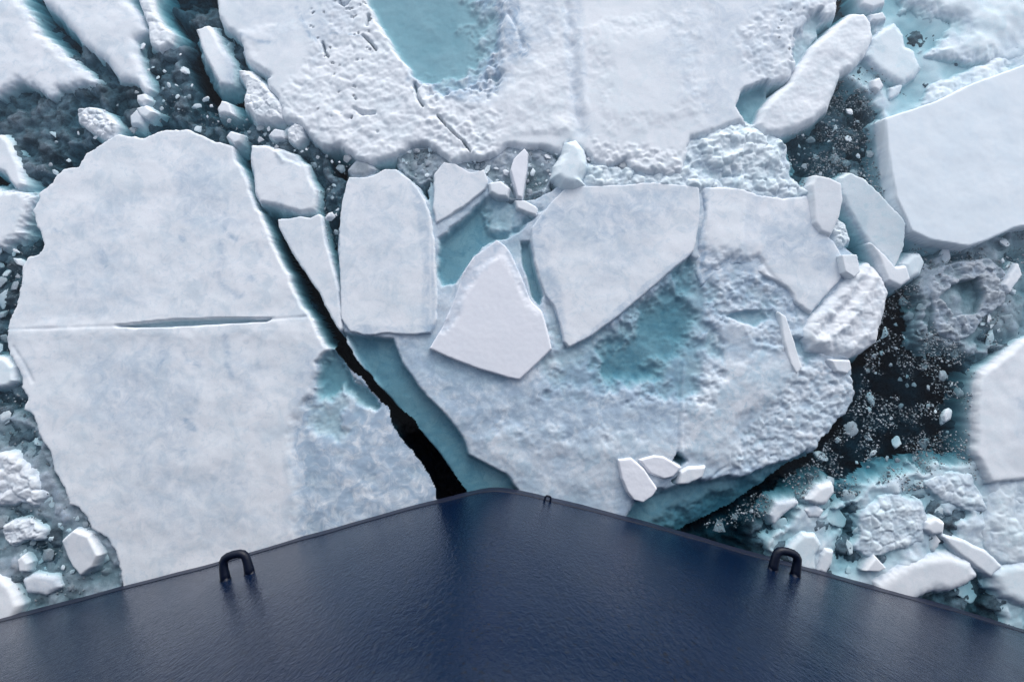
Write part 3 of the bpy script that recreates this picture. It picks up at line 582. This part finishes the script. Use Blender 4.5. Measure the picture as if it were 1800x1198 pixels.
floe('ice_floe', '1663 470 1700 463 1740 458 1763 477 1767 510 1760 533 1733 553 1710 580 1677 593 1653 583 1647 547 1640 510 1647 487', 'ring shaped grey floe with a dark pool in its middle, in the right lead', zt=0.02, mat='grey', slope=2, g=0.028, jag=0.08, edge=0.12, und=0.06, rough=0.10, rs=0.22,
     feats=[('pool', '1677 500 1718 490 1727 517 1717 548 1680 553 1655 523', -0.30, 0.02, 0.6, 0.12)])
floe('ice_block', '1790 463 1796 483 1775 515 1766 500 1778 480', 'upright shard right of the ring shaped floe', zt=0.08, mat='snow', cat='ice block', g=0.02, jag=0.03, edge=0.06, skirt=0.2)
floe('ice_floe', '1800 600 1767 627 1747 643 1730 657 1723 677 1717 713 1720 767 1719 799 1733 825 1743 848 1773 845 1850 835 1980 800 1980 560 1880 570', 'white floe cut by the right edge of the picture, below the ring shaped floe', zt=0.13, mat='bright', g=0.035, jag=0.06, slope=3.5, skirt=0.2, edge=0.15, und=0.03,
     feats=[('tint', '1780 700 1850 680 1850 780 1780 780', 0.4, 0.6)])
# left side
floe('ice_floe', '-150 -80 10 -30 30 0 50 30 65 57 100 90 130 113 163 142 130 143 118 152 100 148 85 165 65 150 50 142 25 138 -5 160 -150 200', 'ragged pale floe in the top left corner', zt=0.09, mat='snow', g=0.035, jag=0.10, edge=0.25, slope=2.2, und=0.03, js=0.3, skirt=0.28)
floe('ice_floe', '60 -80 77 0 100 20 127 50 150 77 187 103 210 133 240 143 253 160 258 153 243 117 234 90 233 67 250 50 243 27 217 0 220 -80', 'long tongue shaped pale floe beside the one in the top left corner', zt=0.10, mat='snow', g=0.035, jag=0.06, edge=0.25, slope=2.2, und=0.03, skirt=0.28)
floe('ice_block', '235 -40 245 0 260 40 263 70 280 83 297 73 298 57 277 37 265 13 262 -40', 'knobbly white column of ice right of the tongue shaped floe', zt=0.12, mat='bright', cat='ice block', g=0.025, jag=0.05, edge=0.15, rough=0.05, rs=0.3)
floe('ice_slab', '350 57 367 47 377 60 390 90 402 110 402 140 385 143 375 123 362 97', 'half sunken white slab above the black opening at upper left', zt=0.10, mat='bright', g=0.022, jag=0.04, edge=0.12, tilt=(-0.25, 0), slope=1.4)
floe('ice_slab', '420 123 437 123 457 143 480 167 493 182 493 207 473 210 450 210 430 183 433 153', 'rubbly white slab against the left side of the top floe', zt=0.15, mat='bright', g=0.022, jag=0.05, edge=0.15, rough=0.08, rs=0.25, slope=2)
floe('ice_block', '137 192 167 190 190 203 203 222 197 241 180 240 160 227 137 213', 'crusty grey white lump just above the largest floe', zt=0.09, mat='snow', cat='ice block', g=0.022, jag=0.05, edge=0.12, rough=0.10, rs=0.18)
floe('ice_block', '228 203 240 193 248 205 245 218 230 217', 'left lump of the close pair above the largest floe', zt=0.08, mat='snow', cat='ice block', g=0.018, jag=0.03, edge=0.1, skirt=0.2)
floe('ice_block', '240 190 255 186 268 196 258 208 246 203', 'right lump of the close pair above the largest floe', zt=0.10, mat='bright', cat='ice block', g=0.018, jag=0.03, edge=0.1, skirt=0.2)
floe('ice_block', '241 167 252 165 259 174 250 181 241 176', 'rounded lump below the tip of the tongue shaped floe', zt=0.08, mat='snow', cat='ice block', g=0.018, jag=0.02, edge=0.1, skirt=0.2)
floe('ice_block', '382 190 390 178 402 183 408 200 395 197 385 198', 'spiky lump under the black opening at upper left', zt=0.08, mat='bright', cat='ice block', g=0.018, jag=0.04, edge=0.08, skirt=0.2)
floe('ice_block', '397 240 405 231 424 236 420 248 412 253 405 246', 'white lump touching the top right corner of the largest floe', zt=0.11, mat='bright', cat='ice block', g=0.018, jag=0.03, edge=0.08, skirt=0.2)
floe('ice_block', '505 228 517 217 533 222 532 240 520 253 507 243', 'white crumbly lump under the left shoulder of the top floe', zt=0.10, mat='bright', cat='ice block', g=0.018, jag=0.04, edge=0.09, rough=0.05, rs=0.15, skirt=0.2)
floe('ice_block', '473 237 482 227 495 230 497 241 480 242', 'flat pale lump left of the white crumbly one', zt=0.06, mat='snow', cat='ice block', g=0.018, jag=0.03, edge=0.09, skirt=0.2)
floe('ice_block', '615 298 628 282 645 285 657 297 640 306 620 305', 'grey lump tucked behind the rounded top of the tall slab', zt=0.05, mat='grey', cat='ice block', g=0.02, jag=0.02, edge=0.15, skirt=0.3)
floe('ice_slab', '0 238 12 250 25 280 37 322 28 328 10 303 -10 290 -30 240', 'bright splinter at the left edge of the picture', zt=0.08, mat='bright', g=0.022, jag=0.05, edge=0.12, slope=1.5)
floe('ice_floe', '-90 330 0 337 25 338 54 346 45 365 37 385 30 410 0 428 -90 420', 'ragged pale floe cut by the left edge beside the largest floe', zt=0.09, mat='snow', g=0.03, jag=0.12, js=0.25, edge=0.2, slope=1.3)
floe('ice_block', '-30 625 5 630 20 645 22 668 10 677 -30 680', 'small blue white lump at the left edge, touching the largest floe', zt=0.10, mat='blue', cat='ice block', g=0.022, jag=0.03, edge=0.12)
floe('ice_floe', '-50 798 0 800 25 800 45 820 65 845 75 870 60 885 30 880 0 885 -50 885', 'grey white mottled floe at the left edge in the lower slush', zt=0.06, mat='snow', g=0.028, jag=0.06, edge=0.2, rough=0.10, rs=0.3, slope=1.5)
floe('ice_slab', '5 925 20 918 50 917 75 932 70 945 40 948 20 956 8 945', 'low crumbly slab between the mottled floe and the tilted square one', zt=0.06, mat='snow', g=0.022, jag=0.05, edge=0.12, rough=0.08, rs=0.2)
floe('ice_slab', '106 952 130 932 157 941 175 975 163 995 140 1011 126 995 114 975', 'tilted square slab with a grey shaded side at the lower left', zt=0.10, mat='snow', g=0.022, jag=0.02, edge=0.08, tilt=(0.10, 0.05), slope=2)
floe('ice_block', '30 985 38 978 48 990 46 1003 34 1004', 'short upright lump left of the tilted square slab', zt=0.08, mat='snow', cat='ice block', g=0.02, jag=0.02, edge=0.08, skirt=0.2)
floe('ice_slab', '42 1020 60 1012 95 1018 102 1030 80 1042 48 1040', 'low flat slab under the tilted square one', zt=0.03, mat='snow', g=0.022, jag=0.04, edge=0.12)
floe('ice_floe', '-60 1010 0 1018 13 1031 30 1065 20 1085 -20 1120 -100 1110', 'white floe in the lower left corner against the ship', zt=0.12, mat='bright', g=0.03, jag=0.03, edge=0.15)
# lower right
floe('ice_floe', '1517 908 1550 878 1583 875 1617 888 1628 911 1620 945 1593 961 1560 965 1530 975 1510 961 1520 941', 'rounded mottled white floe in the lower right slush', zt=0.03, mat='blue', g=0.025, jag=0.09, edge=0.25, rough=0.07, rs=0.28, slope=1.5)
floe('ice_floe', '1633 851 1677 835 1703 838 1720 868 1733 891 1710 895 1680 883 1667 878', 'pale wedge shaped floe right of the rounded mottled one', zt=0.02, mat='blue', g=0.025, jag=0.10, edge=0.25, rough=0.06, rs=0.28, slope=1.5)
floe('ice_floe', '1543 1025 1590 998 1633 980 1673 978 1707 991 1717 1011 1700 1025 1673 1038 1647 1035 1620 1048 1580 1070 1540 1050', 'smooth white oblong floe touching the right side of the ship', zt=0.09, mat='bright', g=0.028, jag=0.06, edge=0.25, slope=1.6)
floe('ice_slab', '1660 943 1693 950 1733 970 1762 995 1742 1011 1713 992 1683 969', 'long thin slab above the smooth oblong floe', zt=0.06, mat='bright', g=0.022, jag=0.03, edge=0.1)
floe('ice_slab', '1405 950 1413 941 1433 941 1442 958 1433 975 1432 1000 1415 1000 1395 985 1388 965', 'bright white slab just behind the right towing eye', zt=0.07, mat='blue', g=0.022, jag=0.03, edge=0.12)
floe('ice_block', '1446 975 1452 966 1465 970 1462 990 1452 1006 1440 1002', 'small upright lump right of the bright slab by the towing eye', zt=0.06, mat='bright', cat='ice block', g=0.02, jag=0.02, edge=0.1, skirt=0.2)
floe('ice_block', '1540 978 1558 998 1545 1004 1520 1003', 'little white triangle of ice above the smooth oblong floe', zt=0.10, mat='bright', cat='ice block', g=0.018, jag=0.01, edge=0.06, skirt=0.2)
floe('ice_block', '1420 878 1440 858 1463 851 1466 866 1453 882 1435 885', 'lone white lump in the black water of the lower right lead', zt=0.08, mat='bright', cat='ice block', g=0.02, jag=0.04, edge=0.14)
floe('ice_block', '1632 920 1645 912 1660 920 1658 936 1640 938 1630 930', 'round white lump touching the rounded mottled floe', zt=0.09, mat='bright', cat='ice block', g=0.02, jag=0.02, edge=0.12, skirt=0.2)
floe('ice_block', '1357 905 1368 886 1400 880 1403 884 1375 902 1362 918', 'thin tapering splinter in the black water near the bow', zt=0.03, mat='snow', cat='ice block', g=0.018, jag=0.03, edge=0.1, skirt=0.2)
floe('ice_block', '1420 898 1435 892 1446 898 1440 907 1424 906', 'oval grey white lump below the lone white one', zt=0.03, mat='snow', cat='ice block', g=0.018, jag=0.02, edge=0.1, skirt=0.25)
floe('ice_floe', '1745 875 1760 860 1800 843 1900 840 1900 990 1800 990 1765 988 1738 955 1733 930', 'turquoise tinted floe at the lower right edge', zt=0.05, mat='blue', g=0.03, jag=0.08, edge=0.3, und=0.08, slope=1.2, rough=0.05, rs=0.4)
floe('ice_floe', '1747 1008 1770 996 1800 993 1900 990 1900 1070 1800 1062 1768 1048', 'pale floe in the lower right corner under the turquoise tinted one', zt=0.08, mat='blue', g=0.03, jag=0.06, edge=0.25, slope=1.4)
floe('sunken_ice', '1370 960 1420 915 1500 890 1560 850 1650 830 1740 830 1830 850 1830 1150 1700 1090 1560 1060 1450 1020 1380 1000', 'milky turquoise raft of slush under the loose ice at the lower right', zt=-0.06, mat='blue', cat='sunken ice', slope=0.9, g=0.045, jag=0.35, js=0.9, edge=0.3, und=0.13, fine=0.01, skirt=0.5, reg=False, rough=0.05, rs=0.35, wet=0.3,
     feats=[('pool', '1620 1050 1680 1040 1740 1020 1760 1060 1760 1100 1650 1090', -0.5, 0.03, 0.5, 0.4), ('pool', '1470 900 1500 890 1520 960 1480 980', -0.3, 0.1, 0.8, 0.4), ('pool', '1640 900 1700 905 1660 950', -0.3, 0.1, 0.8, 0.3), ('tint', '1380 850 1800 830 1800 1100 1380 1050', 0.3, 0.5)])
floe('sunken_ice', '-80 700 40 740 80 810 100 870 150 915 190 960 208 1030 100 1070 -80 1100', 'grey raft of slush under the loose ice at the lower left', zt=-0.07, mat='grey', cat='sunken ice', slope=0.9, g=0.045, jag=0.3, js=0.8, edge=0.3, und=0.14, fine=0.01, skirt=0.4, reg=False, rough=0.06, rs=0.3)
floe('sunken_ice', '1630 470 1680 440 1800 400 1900 420 1900 600 1780 600 1700 600 1640 590', 'dim grey raft of slush round the ring shaped floe', zt=-0.12, mat='grey', cat='sunken ice', slope=0.9, g=0.045, jag=0.4, js=0.8, edge=0.3, und=0.16, fine=0.01, skirt=0.4, reg=False, rough=0.06, rs=0.3)
floe('sunken_ice', '690 262 760 262 800 290 850 290 900 262 960 265 970 300 960 330 900 350 860 310 760 290 740 320 720 300', 'grey blue slush raft between the top floe and the slabs', zt=-0.05, mat='grey', cat='sunken ice', slope=1.2, g=0.03, jag=0.2, js=0.5, edge=0.2, und=0.10, fine=0.01, skirt=0.25, reg=False, rough=0.05, rs=0.2)

# ------------------------------------------------------------------ countable lumps
rnd = random.Random(11)
def lump_mesh(seed, sub=3):
    import bmesh
    bm = bmesh.new(); bmesh.ops.create_icosphere(bm, subdivisions=sub, radius=1.0)
    r = random.Random(seed); cuts = []
    for _ in range(9):
        d = Vector((r.gauss(0, 1), r.gauss(0, 1), r.gauss(0, 0.8))).normalized(); cuts.append((d, r.uniform(0.42, 0.85)))
    sx, sy = r.uniform(0.7, 1.3), r.uniform(0.6, 0.95)
    for v in bm.verts:
        p = v.co.copy()
        for d, k in cuts:
            e = p.dot(d)
            if e > k: p -= d*(e-k)*0.97
        q = p*3+Vector((seed, 0, 0))
        n = float(perlin(np.array([q.x+q.z]), np.array([q.y-q.z*0.7]))[0])
        p *= 1+0.22*n
        v.co = (p.x*sx, p.y*sy, p.z*0.45)
    me = bpy.data.meshes.new('ice_lump'); bm.to_mesh(me); bm.free()
    me.polygons.foreach_set('use_smooth', [True]*len(me.polygons)); return me
protos = {}
for mt in ('bright', 'snow', 'grey', 'blue'):
    protos[mt] = []
    for k in range(6):
        me = lump_mesh(40+k*3+hash(mt) % 1 + {'bright': 0, 'snow': 100, 'grey': 200, 'blue': 300}[mt]); me.materials.append(M[mt]); protos[mt].append(me)
LX = []
def clear(x, y, r, frac=0.4):
    px, py = np.array([x]), np.array([y])
    for pl in ALL:
        if x < pl[:, 0].min()-r or x > pl[:, 0].max()+r or y < pl[:, 1].min()-r or y > pl[:, 1].max()+r: continue
        if sdist(px, py, pl)[0] > -r*frac: return False
    for (a_, b_, c_) in LX:
        if (a_-x)**2+(b_-y)**2 < (0.8*(c_+r))**2: return False
    return True
def hull_y(x):
    return float(np.interp(x, C0[:, 0], C0[:, 1])) if C0[0, 0] < C0[-1, 0] else float(np.interp(x, C0[::-1, 0], C0[::-1, 1]))
def scatter(pts, n, rmin, rmax, mats, zr, label, group, power=2.2):
    pl = P(pts); lo, hi = pl.min(0), pl.max(0); k = 0; tries = 0
    sizes = sorted([rmin+(rmax-rmin)*rnd.random()**power for _ in range(n)], reverse=True)
    while k < n and tries < n*60:
        tries += 1
        x, y = rnd.uniform(lo[0], hi[0]), rnd.uniform(lo[1], hi[1]); r = sizes[k]
        if sdist(np.array([x]), np.array([y]), pl)[0] < 0 or y < hull_y(x)+r*1.3 or not clear(x, y, r): continue
        mt_ = rnd.choice(mats); me = rnd.choice(protos[mt_])
        o = bpy.data.objects.new('ice_lump', me); sc.collection.objects.link(o)
        o.location = (x, y, rnd.uniform(*zr) - 0.1*r); o.scale = (r, r, r*rnd.uniform(0.28, 0.6))
        o.rotation_euler = (rnd.uniform(-.2, .2), rnd.uniform(-.2, .2), rnd.uniform(0, 6.28))
        tag(o, label, 'ice lump', group); LX.append((x, y, r)); LUMPS.append((o, r, {'bright': 'white', 'snow': 'pale', 'grey': 'dull grey', 'blue': 'bluish'}[mt_])); k += 1
ANCH = [((u_, v_), n_) for u_, v_, n_ in ((290, 500, 'the largest floe'), (650, 60, 'the turquoise top pool'), (493, 312, 'the small squarish floe'), (680, 440, 'the tall upright slab'),
    (810, 330, 'the heart shaped slab'), (915, 305, 'the thin upright shard'), (1003, 285, 'the bluish boulder'), (1090, 440, 'the five sided slab'), (1440, 130, 'the long thick slab'),
    (1568, 90, 'the lobed grey lump'), (1690, 280, 'the thick smooth floe'), (1530, 360, 'the blue white tilted slab'), (1500, 550, 'the shaggy grey block'), (1705, 525, 'the ring shaped floe'),
    (1760, 740, 'the white right edge floe'), (1443, 868, 'the lone white lump'), (1570, 925, 'the rounded mottled floe'), (1680, 865, 'the pale wedge shaped floe'), (1630, 1012, 'the smooth oblong floe'),
    (1378, 985, 'the right towing eye'), (1140, 850, 'the tilted oblong block'), (1780, 920, 'the turquoise edge floe'), (30, 845, 'the mottled left edge floe'), (145, 970, 'the tilted square slab'), (40, 935, 'the low crumbly slab'),
    (10, 1050, 'the lower left corner floe'), (20, 375, 'the ragged left edge floe'), (170, 218, 'the crusty lump'), (268, 70, 'the knobbly white column'), (245, 140, 'the tongue shaped floe tip'), (385, 100, 'the half sunken slab'),
    (460, 180, 'the rubbly slab'), (519, 235, 'the white crumbly lump'), (10, 655, 'the blue white edge lump'), (1480, 680, 'the rubbly floe rim'), (1600, 480, 'the pointed slab'))]
ORD = ['nearest', 'second nearest', 'third nearest', 'fourth nearest', 'fifth nearest', 'sixth nearest', 'seventh nearest', 'eighth nearest', 'ninth nearest', 'tenth nearest', 'eleventh nearest', 'twelfth nearest']
LUMPS = []
def label_lumps():
    pts = [(np.array(unproj(*p)), n) for p, n in ANCH]; sets = {}
    for o_, r_, tone in LUMPS:
        c_ = np.array(o_.location[:2]); d_, a_, n_ = min(((float(np.hypot(*(c_-a))), tuple(a), n) for a, n in pts), key=lambda q: q[0])
        v = c_-np.array(a_); an = math.degrees(math.atan2(v[1], v[0])) % 360
        dr = ['right of', 'up and right of', 'above', 'up and left of', 'left of', 'down and left of', 'below', 'down and right of'][int((an+22.5)//45) % 8]
        sz = 'tiny' if r_ < 0.085 else 'small' if r_ < 0.14 else 'middling' if r_ < 0.22 else 'large'
        sets.setdefault((sz, tone, dr, n_), []).append((d_, o_))
    for (sz, tone, dr, n_), l in sets.items():
        l.sort(key=lambda q: q[0])
        for k, (_, o_) in enumerate(l):
            o_['label'] = f'{sz} {tone} lump {dr} {n_}' + (f', {ORD[min(k, 11)]}' if len(l) > 1 else '')
scatter('1530 520 1640 520 1700 600 1710 800 1640 850 1500 850 1400 870 1290 950 1230 950 1440 810 1510 700 1520 640', 60, 0.06, 0.26, ['grey', 'grey', 'snow'], (-0.16, -0.03), 'loose lump of ice floating in the black water of the long right lead', 'lumps floating in the long right lead')
scatter('1400 240 1470 140 1550 120 1575 230 1585 340 1500 320 1420 320', 34, 0.06, 0.20, ['snow', 'grey', 'grey'], (-0.14, -0.02), 'grey white lump afloat in the upper right dark lead beside the thick smooth floe', 'lumps in the upper right lead')
scatter('1640 440 1800 400 1800 600 1700 620 1620 600', 16, 0.08, 0.30, ['grey', 'snow'], (-0.10, -0.02), 'half sunken grey lump around the ring shaped floe', 'lumps round the ring shaped floe')
scatter('1340 940 1480 860 1600 840 1740 840 1800 900 1800 1080 1560 1040 1360 990', 22, 0.08, 0.34, ['blue', 'blue', 'snow', 'blue'], (-0.15, -0.04), 'pale lump packed in the turquoise slush at the lower right', 'lumps in the lower right slush', 1.6)
scatter('-10 700 40 720 90 830 150 920 200 1000 200 1030 0 1080 -10 900', 26, 0.10, 0.38, ['snow', 'grey', 'grey', 'blue'], (-0.14, -0.02), 'grey lump packed in the slush at the lower left beside the largest floe', 'lumps in the lower left slush', 1.6)
scatter('-10 430 40 440 30 520 10 560 -10 700', 14, 0.08, 0.28, ['grey', 'snow'], (-0.12, 0.0), 'grey lump squeezed between the left edge and the largest floe', 'lumps at the left edge')
scatter('200 160 260 120 340 130 430 200 420 250 330 220 200 235 100 300 60 330 60 250', 26, 0.05, 0.17, ['snow', 'grey', 'bright'], (-0.07, 0.01), 'little lump floating in the grey slush above the largest floe', 'lumps in the slush above the largest floe')
scatter('250 80 310 60 340 150 330 180 270 150', 10, 0.05, 0.17, ['snow', 'bright'], (-0.06, 0.01), 'little lump below the knobbly white column', 'lumps below the knobbly column')
scatter('430 205 540 225 640 290 600 330 590 440 555 330 530 270 430 250', 34, 0.05, 0.18, ['snow', 'grey', 'grey'], (-0.08, 0.01), 'little lump in the dark gap around the small squarish floe', 'lumps round the small squarish floe')
scatter('690 260 760 260 900 262 980 270 1200 310 1000 325 940 345 860 315 770 285 740 320', 46, 0.05, 0.20, ['snow', 'blue', 'grey'], (-0.05, 0.02), 'lump of brash ice jammed under the lower edge of the top floe', 'lumps jammed under the top floe')

label_lumps()
# brash crumbs nobody could count
def crumbs(name, regions, label):
    V = []; F = []; nv = 0
    base = [(1, 0, 0), (-1, 0, 0), (0, 1, 0), (0, -1, 0), (0, 0, 1), (0, 0, -1)]
    bf = [(0, 2, 4), (2, 1, 4), (1, 3, 4), (3, 0, 4), (2, 0, 5), (1, 2, 5), (3, 1, 5), (0, 3, 5)]
    for pts, n, rmax in regions:
        pl = P(pts); lo, hi = pl.min(0), pl.max(0)
        xs = np.random.RandomState(len(V)+n).uniform(lo, hi, (n*3, 2))
        s = sdist(xs[:, 0], xs[:, 1], pl); ok = (s > 0) & (fbm(xs[:, 0], xs[:, 1], 0.8, 4, 8) + 0.25*np.random.RandomState(n).rand(len(xs)) > 0.10)
        for q in ALL:
            ok &= sdist(xs[:, 0], xs[:, 1], q) < 0.03
        xs = xs[ok][:n]
        for x, y in xs:
            if y < hull_y(x)+0.08: continue
            r = 0.008+(0.8*rmax-0.008)*rnd.random()**3.2; an = rnd.uniform(0, 6.28); z = rnd.uniform(-0.10, 0.002)
            for b_ in base:
                k = r*rnd.uniform(0.6, 1.25); X_, Y_ = b_[0]*math.cos(an)-b_[1]*math.sin(an), b_[0]*math.sin(an)+b_[1]*math.cos(an)
                V.append((x+X_*k, y+Y_*k, z+b_[2]*k*0.6))
            for f in bf: F.append(tuple(nv+i for i in f))
            nv += 6
    o = mesh_obj(name, np.array(V), np.array(F), M['crumb']); tag(o, label, 'brash ice', kind='stuff')
crumbs('brash_ice', [('1530 500 1640 500 1720 600 1720 850 1400 880 1230 960 1210 940 1440 800 1510 700 1520 640', 9000, 0.055),
    ('1380 240 1470 140 1560 110 1575 230 1590 390 1480 320 1400 330', 3200, 0.05), ('1600 430 1810 390 1810 610 1700 620 1620 600', 1500, 0.05),
    ('-20 420 60 420 60 720 160 920 210 1030 0 1090 -20 1090', 1600, 0.05),
    ('160 240 240 180 300 150 440 200 560 230 640 290 590 440 430 260 300 230', 1500, 0.035), ('680 250 960 250 1200 300 1230 330 950 370 860 320 740 330', 2600, 0.035),
    ('780 380 860 340 940 360 900 410 800 430', 350, 0.025)], 'fine crumbs of ice scattered over the dark leads')
